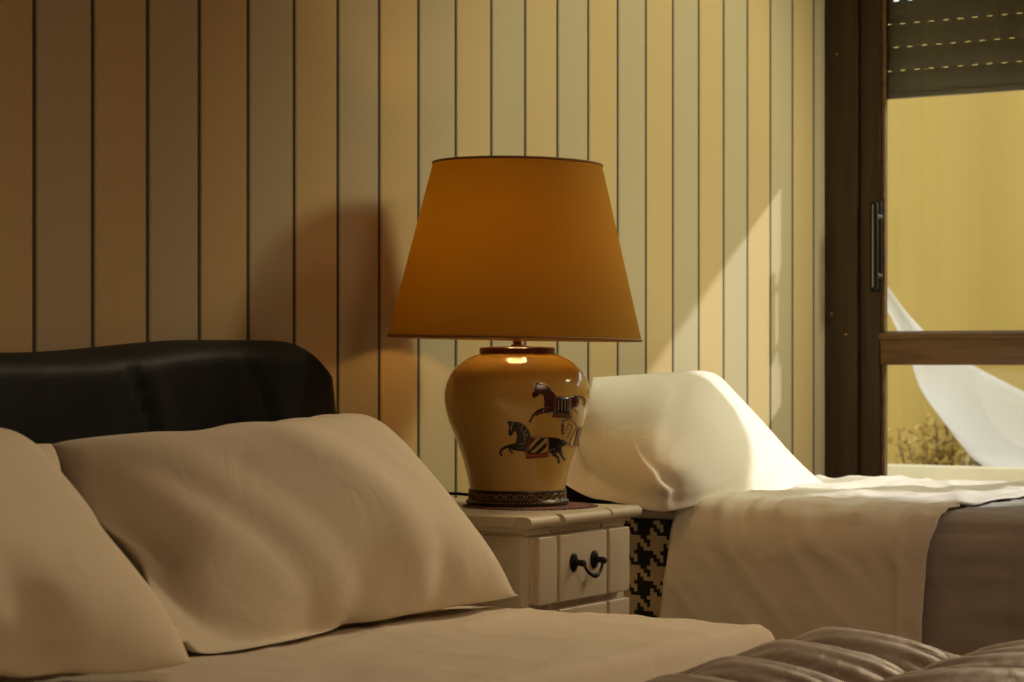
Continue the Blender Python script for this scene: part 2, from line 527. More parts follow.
def place_pillow(name, sim, bl, br, tl, tr, mat, label, group=None, lift=0.0, bulge=1.0, warp=None, zmin=None):
    """lay the inflated pillow on the four given corner points (bilinear), thickness along the normal"""
    vs, fs = sim
    hw = np.abs(vs[:, 0]).max(); hh = np.abs(vs[:, 1]).max()
    BL, BR, TL, TR = (np.array(p, float) for p in (bl, br, tl, tr))
    ex = ((BR - BL) + (TR - TL)) / 2; ey = ((TL - BL) + (TR - BR)) / 2
    n = np.cross(ex, ey); n /= np.linalg.norm(n)
    u = (vs[:, 0] / hw + 1) / 2; v = (vs[:, 1] / hh + 1) / 2
    w = vs[:, 2] * bulge + lift
    if warp is not None:
        u, v, w = warp(u, v, w)
    P = ((1 - u) * (1 - v))[:, None] * BL + (u * (1 - v))[:, None] * BR + ((1 - u) * v)[:, None] * TL + (u * v)[:, None] * TR + w[:, None] * n
    if zmin is not None:
        lo = P[:, 2] < zmin
        P[lo, 2] = zmin + (P[lo, 2] - zmin) * .04
    base = (BL + BR) / 2
    o = pymesh(name, P - base, fs, mat)
    o.location = base
    smooth_mesh(o)
    tag(o, label, 'pillow', group)
    return o

# ------------------------------------------------------------------ double bed with the black leather headboard
CX, HW = 2.10, 0.932
def headboard(parent, base):
    nu, nv = 150, 44
    z0, yb = 0.12, YB - 0.012
    def ztop(x):
        d = abs(x - CX) - (HW - .11)
        z = .871 + .022 * sstep(2.33, 2.76, x) + .022 * sstep(2 * CX - 2.33, 2 * CX - 2.76, x) * 0
        if x < CX: z = .871 + .022 * sstep(2.33, 2.76, 2 * CX - x)
        if d > 0:
            t = min(1, d / .11); z -= .15 * (1 - math.sqrt(max(0, 1 - t ** 2.2)))
        return z
    front, vs, fs = [], [], []
    for j in range(nv + 1):
        for i in range(nu + 1):
            a = i / nu * 2 - 1
            a = math.copysign(1 - (1 - abs(a)) ** 1.25, a)
            x = CX + HW * a
            zt = ztop(x)
            v = 1 - (1 - j / nv) ** 1.6
            z = z0 + (zt - z0) * v
            ed = min(1.0, min((zt - z) / .035, (HW - abs(x - CX)) / .05))
            ed = max(0.0, ed)
            d = .028 + .065 * math.sqrt(1 - (1 - ed) ** 2)
            # cushion seams: leaning slightly, mirrored on the left half
            xm = x if x > CX else 2 * CX - x
            dz = max(0, .893 - z)
            for xs in (2.47, 2.755):
                q = xm - (xs + .62 * dz - .9 * dz * dz)
                d -= .007 * math.exp(-(q / .005) ** 2) * min(1, ed * 1.2)
                d += .003 * math.exp(-((q - .03) / .03) ** 2) * ed
            d += .0035 * nz(x * 6, z * 9) * ed + .003 * ridge(x * 9, z * 3, 5) * ed
            xx = CX + (x - CX) * (1 + .028 * max(0, min(1.3, (zt - z + (.871 - zt) * (zt < .871)) / .13)))
            vs.append((xx, yb - d, z))
    n = (nu + 1)
    for j in range(nv):
        for i in range(nu):
            a = j * n + i
            fs.append((a, a + 1, a + n + 1, a + n))
    # back face, joined round the rim
    k0 = len(vs)
    for j in range(nv + 1):
        for i in range(nu + 1):
            if i in (0, nu) or j in (0, nv):
                pass
    ring = [i for i in range(nu + 1)] + [j * n + nu for j in range(1, nv + 1)] + [nv * n + i for i in range(nu - 1, -1, -1)] + [j * n for j in range(nv - 1, 0, -1)]
    for r in ring:
        x, y, z = vs[r]; vs.append((x, yb, z))
    m = len(ring)
    for q in range(m):
        fs.append((ring[q], k0 + q, k0 + (q + 1) % m, ring[(q + 1) % m]))
    fs.append([k0 + q for q in range(m)])
    o = pymesh('headboard', [Vector(v) - base for v in vs], fs, M['leather'], parent)
    try: o.data.set_sharp_from_angle(angle=math.radians(50))
    except Exception: pass
    return o

bed_base = Vector((CX, 1.3, 0))
bed = empty('double_bed', bed_base)
tag(bed, 'double bed with padded black leather headboard against the striped wall', 'bed')
headboard(bed, bed_base)
mb = MB().box((1.29 - CX, .30 - 1.3, .20), (2.91 - CX, 2.27 - 1.3, .383), .05, 4)
mb.build('mattress', M['mattress'], bed)
mb = MB().box((1.27 - CX, .27 - 1.3, .08), (2.93 - CX, 2.275 - 1.3, .19), .015)
mb.build('bed_frame', M['leather'], bed)
for sx in (1.32, 2.88):
    for sy in (.34, 2.2):
        MB().lathe([(0, 0), (.022, 0), (.03, .082), (0, .082)], 20, (sx - CX, sy - 1.3, 0)).build('leg', M['darkwood'], bed)

def drape(name, x0, x1, zt, zlo, y0, y1, r, mat, disp, label, cat, thick=.004, du=.012, dv=.012, group=None, ycurve=None, crown=0.0, lo_fn=None, lvl=0):
    """a cloth over a bed: up the left side, across the top and down the right side; disp(s, y, side) pushes along the normal"""
    sec = []
    zs = zt - r
    n = int((zs - zlo) / du)
    for k in range(n): sec.append((x0, zlo + (zs - zlo) * k / n, -1, 0, 0))
    q = 9
    for k in range(q + 1):
        a = PI - (PI / 2) * k / q
        sec.append((x0 + r + r * math.cos(a), zs + r * math.sin(a), math.cos(a), math.sin(a), 0))
    n = int((x1 - x0 - 2 * r) / du)
    for k in range(1, n):
        t = k / n
        sec.append((x0 + r + (x1 - x0 - 2 * r) * t, zt + crown * math.sin(PI * t), 0, 1, 1))
    for k in range(q + 1):
        a = PI / 2 - (PI / 2) * k / q
        sec.append((x1 - r + r * math.cos(a), zs + r * math.sin(a), math.cos(a), math.sin(a), 0))
    n = int((zs - zlo) / du)
    for k in range(1, n + 1): sec.append((x1, zs + (zlo - zs) * k / n, 1, 0, 0))
    ny = int((y1 - y0) / dv)
    vs, fs = [], []
    base = Vector(((x0 + x1) / 2, (y0 + y1) / 2, zlo))
    S = [0.0]
    for a, b in zip(sec[:-1], sec[1:]): S.append(S[-1] + math.hypot(b[0] - a[0], b[1] - a[1]))
    for j in range(ny + 1):
        for i, (x, z, nx, nzz, tp) in enumerate(sec):
            ya, yb = y0, y1
            if ycurve: ya, yb = ycurve(x, z)
            y = ya + (yb - ya) * j / ny
            d = disp(x, z, y, S[i])
            vs.append(Vector((x + nx * d, y, z + nzz * d)) - base)
    m = len(sec)
    for j in range(ny):
        for i in range(m - 1):
            a = j * m + i
            fs.append((a, a + m, a + m + 1, a + 1))
    o = pymesh(name, vs, fs, mat)
    o.location = base
    sd = o.modifiers.new('t', 'SOLIDIFY'); sd.thickness = thick; sd.offset = -1
    if lvl: smooth_mesh(o, lvl)
    tag(o, label, cat, group)
    return o

def sheet_disp(x, z, y, s):
    d = .004 * nz(x * 3, y * 3, 1)
    d += .0035 * max(0, ridge(x * 3 + y * 2, y * 9 - x * 3, 3)) ** 3
    d += .003 * max(0, ridge(x * 7 - y * 3, y * 4, 8)) ** 4
    # pressed down under the quilt
    ye = 1.395 + .03 * (x - 2.31)
    d -= .058 * sstep(ye + .03, ye - .02, y) * sstep(.38, .43, z)
    if z < .43: d += .008 * math.sin(y * 22 + 2 * nz(y * 3, 0)) * sstep(.43, .2, z)
    return d
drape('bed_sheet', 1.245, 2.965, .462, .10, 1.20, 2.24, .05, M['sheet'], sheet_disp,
      'smooth white sheet covering the double bed under the leaning pillows', 'bed sheet', crown=.012, ycurve=lambda x, z: (1.36 + .03 * (x - 2.31), 2.20))

# puffed taupe quilt folded over the foot of the double bed
CW, CL = .168, .31
def quilt_y(x, z):
    return (.22, 1.395 + .03 * (x - 2.31) + .012 * math.sin(x * 40))
def quilt_disp(x, z, y, s):
    ye = quilt_y(x, z)[1]
    yy = ye - y + .05 * nz(s * 2, y * 2, 2)
    ss = s + .018 * nz(s * 2.5, y * 4, 11) + .05 * math.sin((ye - y) * 5)
    a = (ss / CW) % 1.0
    row = math.floor(yy / CL)
    a = ((ss + .5 * CW * (row % 2)) / CW) % 1.0
    b = (yy / CL) % 1.0
    pa = math.sin(PI * a); pb = math.sin(PI * b)
    h = .058 * (max(pa, 0) ** .6) * (max(pb, 0) ** .36) * (.35 + .65 * sstep(0, .13, ye - y)) * sstep(0, .03, ye - y)
    near = math.exp(-(min(b, 1 - b) / .20)) 
    neara = math.exp(-(min(a, 1 - a) / .2))
    wr = math.sin(ss * 2 * PI / .029 + 3 * nz(ss * 9, y * 7)) * .008 * near * pa
    wr += .0035 * max(0, ridge(ss * 14, y * 5, 4)) ** 2 * near
    wr += .002 * math.sin(y * 2 * PI / .03 + 4 * nz(ss * 6, y * 9)) * neara * pb
    return .006 + h + wr
drape('quilt', 1.225, 2.966, .414, .10, .22, 1.35, .06, M['quilt'], quilt_disp,
      'puffed taupe quilt spread over the foot of the double bed', 'quilt', ycurve=quilt_y, du=.006, dv=.006, thick=.006)

# ------------------------------------------------------------------ pillows of the double bed
def full(kl, kr, lb, lt):
    """fill the outline out again: the sides of a stuffed pillow bow outwards (left, right, bottom, top)"""
    def f(u, v, w):
        a, b = 2 * u - 1, 2 * v - 1
        k = np.where(a < 0, kl, kr); l = np.where(b < 0, lb, lt)
        uu = .5 + a / 2 * (1 + k * (1 - b * b)); vv = .5 + b / 2 * (1 + l * (1 - a * a))
        return uu, vv, np.where(w < 0, w * .45, w)
    return f
simA = relax(sim_pillow(.78, .52, pressure=2.6, seed=1), 6)
simB = relax(sim_pillow(.80, .56, pressure=2.2, seed=5), 3)
def rolled(u, v, w):
    """the pillow is rolled over a slanting fold, its left part turned away"""
    uu, vv, ww = full(.17, -.09, .30, .10)(u, v, w)
    q = uu - (.60 - .34 * vv)
    left = np.minimum(0, q)
    e = np.clip(w / .05, 0, 1)
    t_ = np.clip((1 - vv) / .55, 0, 1); e = e * t_ * t_ * (3 - 2 * t_)
    ww = ww + e * (.13 * left + .016 * np.exp(-((q - .03) / .09) ** 2) - .007 * np.exp(-((q + .27) / .03) ** 2) - .003 * np.exp(-((q + .15) / .03) ** 2))
    # slim tension creases running down from the upper edge
    ww = ww + e * .0015 * np.sin(q * 55 + 3 * vv) * np.exp(-((q - .22) / .12) ** 2) * np.clip(vv, 0, 1)
    return uu, vv, np.where(w > 0, np.maximum(ww, .004), ww)
PG = 'pillows leaning on the leather headboard'
place_pillow('pillow', simA, (2.15, 1.83, .462), (2.965, 1.88, .466), (2.215, 2.19, .742), (2.92, 2.185, .768), M['pillow'],
             'plump white pillow on the double bed, nearest the table lamp', PG, bulge=.9, warp=rolled, zmin=.486)
place_pillow('pillow', simB, (1.22, 1.70, .50), (2.025, 1.75, .500), (1.26, 2.05, .79), (2.065, 2.09, .768), M['pillow'],
             'front white pillow at the left, overlapping the pillow beside it', PG, bulge=.75, warp=full(.08, .08, .2, .08), zmin=.482)
place_pillow('pillow', simA, (1.30, 1.94, .52), (2.105, 1.825, .50), (1.33, 2.21, .79), (2.19, 2.165, .755), M['pillow'],
             'white pillow tucked behind the front left pillow, only its edge showing', PG, bulge=.18, warp=full(.05, .05, .1, .05), zmin=.482)

# ------------------------------------------------------------------ single bed under the window
B2 = Vector((4.24, 1.35, 0))
bed2 = empty('single_bed', B2)
tag(bed2, 'single bed with black and ecru houndstooth base by the balcony door', 'bed')
def houndstooth():
    """base and side cloth woven in houndstooth; the weave is in the face colours of the mesh"""
    x0, x1, y0, y1, z0, z1 = 3.782, 4.69, .38, 2.31, .10, .545
    th = .0073
    vs, fs, mi = [], [], []
    def pat(i, j):
        warp = (i // 4) % 2; weft = (j // 4) % 2
        return warp if (i + j) % 4 < 2 else weft
    def panel(o, eu, ev, lu, lv, fine):
        nu = max(1, int(lu / th)) if fine else 1
        nv = max(1, int(lv / th)) if fine else 1
        b = len(vs)
        for j in range(nv + 1):
            for i in range(nu + 1):
                vs.append(Vector(o) + Vector(eu) * (lu * i / nu) + Vector(ev) * (lv * j / nv) - B2)
        for j in range(nv):
            for i in range(nu):
                a = b + j * (nu + 1) + i
                fs.append((a, a + 1, a + nu + 2, a + nu + 1)); mi.append(pat(i, j) if fine else 0)
    panel((x0, y1, z0), (0, -1, 0), (0, 0, 1), y1 - y0, z1 - z0, True)
    panel((x0, y0, z0), (1, 0, 0), (0, 0, 1), x1 - x0, z1 - z0, True)
    panel((x1, y0, z0), (0, 1, 0), (0, 0, 1), y1 - y0, z1 - z0, False)
    panel((x1, y1, z0), (-1, 0, 0), (0, 0, 1), x1 - x0, z1 - z0, False)
    panel((x0, y0, z1), (1, 0, 0), (0, 1, 0), x1 - x0, y1 - y0, False)
    panel((x0, y0, z0), (0, 1, 0), (1, 0, 0), y1 - y0, x1 - x0, False)
    o = pymesh('bed_base', vs, fs, [M['hound_dark'], M['hound_light']], bed2, smooth=False)
    o.data.polygons.foreach_set('material_index', mi)
    o['label'] = 'black and ecru houndstooth cloth'
houndstooth()
MB().box((3.80 - B2.x, .40 - B2.y, .546), (4.68 - B2.x, 2.31 - B2.y, .562), .006).build('mattress_top', M['mattress'], bed2)
hb = MB()
hb.box((3.775 - B2.x, 2.325 - B2.y, .02), (4.70 - B2.x, 2.385 - B2.y, .715), .008)
hb.build('headboard', M['darkwood'], bed2)
hb = MB()
hb.box((4.02 - B2.x, 2.314 - B2.y, .3), (4.45 - B2.x, 2.326 - B2.y, .68), .004)
hb.build('headboard_panel', M['frame'], bed2)
for sx in (3.84, 4.62):
    for sy in (.45, 2.2):
        MB().lathe([(0, 0), (.02, 0), (.026, .101), (0, .101)], 18, (sx - B2.x, sy - B2.y, 0)).build('leg', M['darkwood'], bed2)

def bl_disp(x, z, y, s):
    d = .003 * nz(x * 5, y * 5, z * 5)
    d += .004 * max(0, ridge(y * 3, s * 12 + y * 2, 3)) ** 3
    d -= .006 * math.exp(-((s - .425) / .0045) ** 2) - .003 * math.exp(-((s - .44) / .008) ** 2)
    # quilting seams
    for q in (.16, .26, .36, .50, .66, .82, .98, 1.14):
        d -= .004 * math.exp(-((s - q) / .006) ** 2)
    for q in (1.36, 1.12, .88, .64):
        d -= .003 * math.exp(-((y - q) / .006) ** 2)
    if z < .5: d += .002 * math.sin(y * 11 + 1.0) * sstep(.5, .2, z)
    return d
drape('blanket', 3.748, 4.715, .577, .13, .36, 1.555, .072, M['blanket'], bl_disp,
      'grey blanket over the foot half of the single bed', 'blanket', thick=.005)

def s2_y(x, z):
    # lower hem line runs across the bed; on the side the cloth hangs with slanting edges
    y0 = 1.505 + .012 * sstep(.57, .35, z) * (1 if x < 4.2 else 0)
    if x < 3.86: y0 += -.012 * sstep(.5, .574, z)
    y1 = 2.028 - .025 * sstep(.57, .3, z) * 0 + .03 * sstep(.575, .30, z) * (1 if x < 4.2 else 0)
    y1 += (2.27 - y1) * sstep(3.93, 4.0, x)
    return (y0, y1)
def s2_disp(x, z, y, s):
    t = sstep(.54, .40, z)
    d = .008 + .004 * nz(x * 5, y * 5, z * 4)
    # diagonal pull creases from the edge and soft hanging folds
    d += .004 * max(0, ridge(y * 5 + z * 3, z * 7 - y * 5, 2)) ** 3 * (1 - .5 * t)
    d += .003 * max(0, ridge(y * 9 - z * 6 + x * 2, z * 3 + x * 4, 6)) ** 4
    d += t * (.003 * math.sin(y * 15 + 5 * z) + .003 * nz(y * 12, z * 3, 3))
    d -= .005 * math.exp(-((s - .455 - .05 * (1.85 - y) + .01 * nz(y * 8, 1)) / .005) ** 2) * sstep(1.86, 1.74, y)
    d += .004 * max(0, ridge(y * 11, s * 9 - y * 9, 5)) ** 3 * math.exp(-((s - .40) / .06) ** 2)
    # stitched hem near the lower end
    d += .003 * math.exp(-((y - 1.562) / .006) ** 2)
    if z > .57: d -= .016 * sstep(1.965, 2.03, y) * sstep(3.82, 3.9, x) * sstep(4.66, 4.6, x)
    if z > .56: d += .007 * max(0, ridge(x * 4 + y * 6, y * 9 - x * 3, 9)) ** 3 + .004 * nz(x * 7, y * 9)
    return d
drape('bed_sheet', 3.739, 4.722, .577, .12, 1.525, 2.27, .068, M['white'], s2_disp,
      'white turned-down sheet hanging over the side of the single bed', 'bed sheet', ycurve=s2_y, thick=.004, du=.009, dv=.009)

def propped_pillow():
    """plump pillow leaning on the headboard: its left end is tucked back to the wall, its belly rests on the bed"""
    rows = [
    [(3.809, 2.280, 0.650), (3.690, 2.130, 0.605), (3.674, 2.035, 0.568), (3.779, 1.985, 0.576), (4.062, 2.000, 0.580), (4.532, 2.070, 0.582), ],
    [(3.806, 2.285, 0.699), (3.735, 2.165, 0.680), (3.690, 2.050, 0.665), (3.812, 2.000, 0.675), (4.120, 2.040, 0.669), (4.587, 2.170, 0.636), ],
    [(3.855, 2.300, 0.768), (3.871, 2.220, 0.763), (3.867, 2.130, 0.756), (3.994, 2.100, 0.768), (4.245, 2.150, 0.757), (4.570, 2.250, 0.722), ],
    [(3.907, 2.312, 0.825), (4.050, 2.308, 0.830), (4.202, 2.305, 0.834), (4.345, 2.305, 0.838), (4.433, 2.308, 0.833), (4.490, 2.312, 0.819), ],
    ]
    nu, nv = 64, 44
    def cr(p, t):
        n = len(p) - 1
        t = max(0.0, min(n - 1e-6, t * n)); i = int(t); f = t - i
        p0 = p[i - 1] if i > 0 else p[0] * 2 - p[1]
        p3 = p[i + 2] if i + 2 <= n else p[n] * 2 - p[n - 1]
        p1, p2 = p[i], p[i + 1]
        return .5 * ((2 * p1) + (p2 - p0) * f + (2 * p0 - 5 * p1 + 4 * p2 - p3) * f * f + (3 * p1 - p0 - 3 * p2 + p3) * f ** 3)
    R = [[np.array(q) for q in row] for row in rows]
    G = np.zeros((nv + 1, nu + 1, 3))
    for i in range(nu + 1):
        colp = [cr(row, i / nu) for row in R]
        for j in range(nv + 1):
            G[j, i] = cr(colp, j / nv)
    # creases
    for j in range(1, nv):
        for i in range(1, nu):
            u, v = i / nu, j / nv
            e = min(1, 6 * min(u, 1 - u)) * min(1, 6 * min(v, 1 - v))
            # the deep fold between the tucked end and the sunlit face
            uc = .47 - .17 * sstep(.05, .55, v) + .02 * math.sin(v * 9)
            q = u - uc
            d = -.012 * math.exp(-(q / .022) ** 2) * sstep(.62, .42, v) + .016 * math.exp(-((q + .05) / .05) ** 2) * sstep(.66, .40, v) + .014 * math.exp(-((q - .08) / .08) ** 2)
            # short gathers running into the fold
            d += .004 * math.sin(v * 60 + u * 25) * math.exp(-((q + .03) / .05) ** 2) * sstep(.34, .2, v)
            d += .005 * max(0, ridge(u * 3 + v * 2, v * 3 - u * 4, 4)) ** 2 + .004 * nz(u * 5, v * 5, 7)
            G[j, i, 1] -= d * e; G[j, i, 0] -= .4 * d * e
    vs, fs = [], []
    for j in range(nv + 1):
        for i in range(nu + 1): vs.append(Vector(G[j, i]))
    back = {}
    for j in range(nv + 1):
        for i in range(nu + 1):
            if i in (0, nu) or j in (0, nv): back[(j, i)] = j * (nu + 1) + i; continue
            u, v = i / nu, j / nv
            k = min(1, (4 * u * (1 - u)) ** .5 * (4 * v * (1 - v)) ** .5 * 1.2)
            p = Vector(G[j, i]); p.z = max(p.z, .588); p.y += max(0.0, (2.316 - p.y)) * .9 * k; p.x += .085 * k * (1 - u) ** 1.5
            back[(j, i)] = len(vs); vs.append(p)
    for j in range(nv):
        for i in range(nu):
            a = j * (nu + 1) + i
            fs.append((a, a + 1, a + nu + 2, a + nu + 1))
            fs.append((back[(j, i)], back[(j + 1, i)], back[(j + 1, i + 1)], back[(j, i + 1)]))
    base = Vector((4.15, 2.15, .575))
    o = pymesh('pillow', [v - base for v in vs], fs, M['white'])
    o.location = base
    smooth_mesh(o)
    tag(o, 'sunlit white pillow propped at the head of the single bed', 'pillow')
propped_pillow()

# ------------------------------------------------------------------ nightstand
NS = Vector((3.275, 2.14, 0))
ns = empty('nightstand', NS)
tag(ns, 'cream painted nightstand with black drawer pull between the two beds', 'nightstand')
TOP = .599
X0, X1, YFr, YBk = 3.097, 3.430, 1.966, 2.335
def P(x, y, z): return (x - NS.x, y - NS.y, z)
GR = (3.187 - .011, 3.342)     # the two vertical grooves that break the front
# top slab with a round front edge broken at the grooves
mb = MB()
yf, zt, th = 1.938, TOP, .020
def nose(x0, x1, dy=0):
    pts = []
    n = 10
    y_in = yf + .03
    for k in range(n + 1):
        a = -PI / 2 + PI * k / n
        pts.append((0, yf + dy + .012 - .012 * math.cos(a) - NS.y, zt - th / 2 + th / 2 * math.sin(a)))
    pts.append((0, y_in - NS.y, zt)); pts.append((0, y_in - NS.y, zt - th))
    mb.prism(pts, (x1 - x0, 0, 0), (x0 - NS.x, 0, 0))
g = .0055
nose(3.079, GR[0] - g); nose(GR[0] - g, GR[0] + g, .008); nose(GR[0] + g, GR[1] - g, -.003); nose(GR[1] - g, GR[1] + g, .008); nose(GR[1] + g, 3.452)
mb.box(P(3.079, yf + .03, zt - th), P(3.452, 2.345, zt), .006, 3)
mb.build('tabletop', M['cream'], ns)
# a cove moulding under the slab
mb = MB()
mb.box(P(3.089, yf + .016, zt - th - .007), P(3.440, 2.34, zt - th + .001), .003)
mb.build('moulding', M['cream'], ns)
# carcass with framed sides
mb = MB()
mb.box(P(X0, YFr, .09), P(X1, YBk, zt - th - .005), .003)
mb.build('body', M['cream'], ns)
for sgn, xs in ((-1, X0), (1, X1)):
    mb = MB()
    a, b_ = (xs - .006, xs + .001) if sgn < 0 else (xs - .001, xs + .006)
    mb.box(P(a, YFr + .0, .10), P(b_, YFr + .075, .565), .002)
    mb.box(P(a, YBk - .06, .10), P(b_, YBk, .565), .002)
    mb.box(P(a, YFr + .075, .525), P(b_, YBk - .06, .565), .002)
    mb.box(P(a, YFr + .075, .10), P(b_, YBk - .06, .16), .002)
    mb.box(P(a + .001, YFr + .105, .19), P(b_ - .001, YBk - .09, .495), .003)
    mb.build('side_panel', M['cream'], ns)
# stepped rail over the drawer, broken at the grooves like the top
mb = MB()
for a, b_ in ((X0 + .002, GR[0] - .004), (GR[0] + .004, GR[1] - .004), (GR[1] + .004, X1 - .002)):
    mb.box(P(a, YFr - .007, .5665), P(b_, YFr + .002, zt - th - .004), .002)
mb.build('front_rail', M['cream'], ns)
def drawer(z0, z1):
    d = MB()
    d.box(P(3.112, YFr - .008, z0 + .002), P(3.420, YFr + .03, z1 - .002), .001)
    for a, b_ in ((3.1135, GR[0] - .004), (GR[0] + .004, GR[1] - .004), (GR[1] + .004, 3.4185)):
        d.box(P(a, YFr - .022, z0), P(b_, YFr - .006, z1), .0045, 3)
    o = d.build('drawer', M['cream'], ns)
    zc = z0 + (z1 - z0) * .57
    hm = MB()
    xs = (3.222, 3.291)
    yfc = YFr - .022
    for x in xs:
        # oval rosette with a domed post
        q = bmesh.ops.create_uvsphere(hm.bm, u_segments=20, v_segments=10, radius=1)
        for v in q['verts']:
            v.co = Vector(P(x, yfc - .0015, zc)) + Vector((v.co.x * .0125, v.co.y * .005, v.co.z * .0165))
        hm.tube([P(x, yfc, zc), P(x, yfc - .012, zc), P(x, yfc - .022, zc - .001), P(x, yfc - .025, zc - .001)], [.0065, .0055, .0062, .003], 12)
    pts = []
    for k in range(17):
        t = k / 16
        x = xs[0] + .003 + (xs[1] - xs[0] - .006) * t
        s_ = math.sin(PI * t)
        pts.append(P(x, yfc - .020 - .004 * s_, zc - .024 * (s_ ** .55)))
    hm.tube(pts, [.0022 + .0012 * math.sin(PI * k / 16) for k in range(17)], 10)
    mid = pts[8]
    hm.ball(mid, .0048, (1.1, 1, 1), 14)
    hm.ball((mid[0] - .008, mid[1], mid[2] + .0004), .0034, seg=12); hm.ball((mid[0] + .008, mid[1], mid[2] + .0004), .0034, seg=12)
    h = hm.build('handle', M['black_metal'], o)
    h['label'] = 'black iron bail pull on round plates'
drawer(.449, .563)
drawer(.324, .437)
drawer(.20, .312)
mb = MB()
for x in (X0 + .025, X1 - .025):
    for y in (YFr + .025, YBk - .025):
        MB().lathe([(0, 0), (.014, 0), (.02, .03), (.024, .092), (0, .092)], 18, P(x, y, 0)).build('leg', M['cream'], ns)
mb.bm.free()

# ------------------------------------------------------------------ table lamp
LP = Vector((3.336, 2.13, TOP + .0035))
lamp = empty('table_lamp', LP)
tag(lamp, 'lit table lamp with tapered orange shade and glazed vase base painted with horses', 'lamp')
MP = .0018                                   # metres per photo pixel at the lamp
zpx = lambda y: CAM_Z - (y - 360) * MP - LP.z
prof_px = [(352.5, 36), (354.5, 40), (357, 46.5), (360, 52), (364, 58), (369, 63.5), (375, 67.5), (382, 70.5), (390, 72.5), (398, 73), (406, 72.3), (415, 70.3),
           (425, 67), (435, 63), (445, 59.2), (455, 55.8), (463, 53.4), (471, 51.2), (479, 49.4), (485, 48.2), (489, 47.6)]
# smooth the profile with a spline
def catmull(p, n=6):
    out = []
    for i in range(len(p) - 1):
        p0, p1, p2, p3 = p[max(i - 1, 0)], p[i], p[i + 1], p[min(i + 2, len(p) - 1)]
        for k in range(n):
            t = k / n
            out.append(tuple(.5 * ((2 * p1[q]) + (-p0[q] + p2[q]) * t + (2 * p0[q] - 5 * p1[q] + 4 * p2[q] - p3[q]) * t * t + (-p0[q] + 3 * p1[q] - 3 * p2[q] + p3[q]) * t ** 3) for q in range(2)))
    out.append(p[-1]); return out
PR = [(r * MP * 1.002, zpx(y)) for (y, r) in catmull(prof_px)]
def rad(z):
    pr = PR
    for (r0, z0), (r1, z1) in zip(pr[:-1], pr[1:]):
        if z1 <= z <= z0:
            t = (z - z1) / max(1e-9, z0 - z1); return r1 + (r0 - r1) * t
    return pr[-1][0]
vase = MB().lathe([(0, PR[0][1])] + PR + [(0, PR[-1][1])], 96).build('vase_base', M['ceramic'], lamp, angle=60)
vase['label'] = 'amber glazed ginger jar body'
# base band: flared bronze foot with a relief frieze
zb1, zb0 = zpx(489), .0
bandp = [(0, zb1 + .001), (.0875, zb1 + .001), (.0885, zb1 - .002), (.0868, zb1 - .005), (.0862, zb1 - .014), (.0875, zb0 + .010), (.0905, zb0 + .007), (.0925, zb0 + .004), (.0925, zb0), (0, zb0)]
band = MB().lathe(bandp, 96).build('foot_band', M['band'], lamp, angle=30)
rl = MB()
nf = 30
for k in range(nf):
    a = 2 * PI * k / nf
    zc = (zb1 - .005 + zb0 + .010) / 2
    ca, sa = math.cos(a), math.sin(a)
    tv = Vector((-sa, ca, 0)); rv = Vector((ca, sa, 0))
    ctr = rv * .0872 + Vector((0, 0, zc))
    pts = [ctr + tv * (.0062 * math.cos(2 * PI * q / 12)) + Vector((0, 0, .0052 * math.sin(2 * PI * q / 12))) for q in range(13)]
    rl.tube(pts, .0011, 6, cap=False)
    rl.ball(ctr, .0016, seg=8)
    a2 = a + PI / nf
    rv2 = Vector((math.cos(a2), math.sin(a2), 0))
    rl.tube([rv2 * .0868 + Vector((0, 0, zc - .006)), rv2 * .0868 + Vector((0, 0, zc + .006))], .0012, 6)
for k in range(90):
    a = 2 * PI * k / 90
    rl.ball((.0918 * math.cos(a), .0918 * math.sin(a), zb0 + .0052), .0016, seg=6)
rl.build('frieze', M['band_relief'], band)
# wooden cap, brass neck, socket, bulb
z1, z0 = zpx(347.3), zpx(355)
MB().lathe([(0, z1 + .002), (.030, z1 + .0015), (.0655, z1), (.0685, z1 - .002), (.0685, z0), (.066, z0 - .001), (0, z0 - .001)], 72).build('cap', M['lid'], lamp, angle=30)
z2 = z1 + .0015
MB().lathe([(0, z2), (.0115, z2), (.0115, z2 + .003), (.007, z2 + .005), (.0085, z2 + .009), (.0055, z2 + .014), (.0055, z2 + .05), (.014, z2 + .052), (.016, z2 + .09), (.012, z2 + .094), (0, z2 + .094)], 32).build('neck', M['brass'], lamp, angle=40)
ZBULB = z2 + .15
bp = [(0, z2 + .094), (.013, z2 + .095), (.014, z2 + .108)]
for k in range(13):
    a = -PI / 3 + (PI / 2 + PI / 3) * k / 12
    bp.append((.030 * math.cos(a) if k < 12 else 0, ZBULB + .030 * math.sin(a)))
bulb = MB().lathe(bp, 28).build('bulb', M['bulb'], lamp)
bulb['label'] = 'glowing bulb inside the shade'
# shade
zs1, zs0 = zpx(164.8), zpx(338.5)
rt, rb = 84.5 * MP, 127 * MP
tilt = Matrix.Rotation(math.radians(1.0), 4, Vector((.8429, .5381, 0)))
sm = MB()
prof = []
for k in range(15):
    t = k / 14
    prof.append((rb + (rt - rb) * t, zs0 + (zs1 - zs0) * t))
sm.lathe(prof, 96)
shade = sm.build('lamp_shade', M['shade'], lamp, angle=60)
shade['label'] = 'tapered orange linen shade'
for r, z in ((rb, zs0), (rt, zs1)):
    pts = [(r * math.cos(2 * PI * k / 96), r * math.sin(2 * PI * k / 96), z) for k in range(97)]
    MB().tube(pts, .0022, 8, cap=False).build('shade_trim', M['shade_trim'], shade)
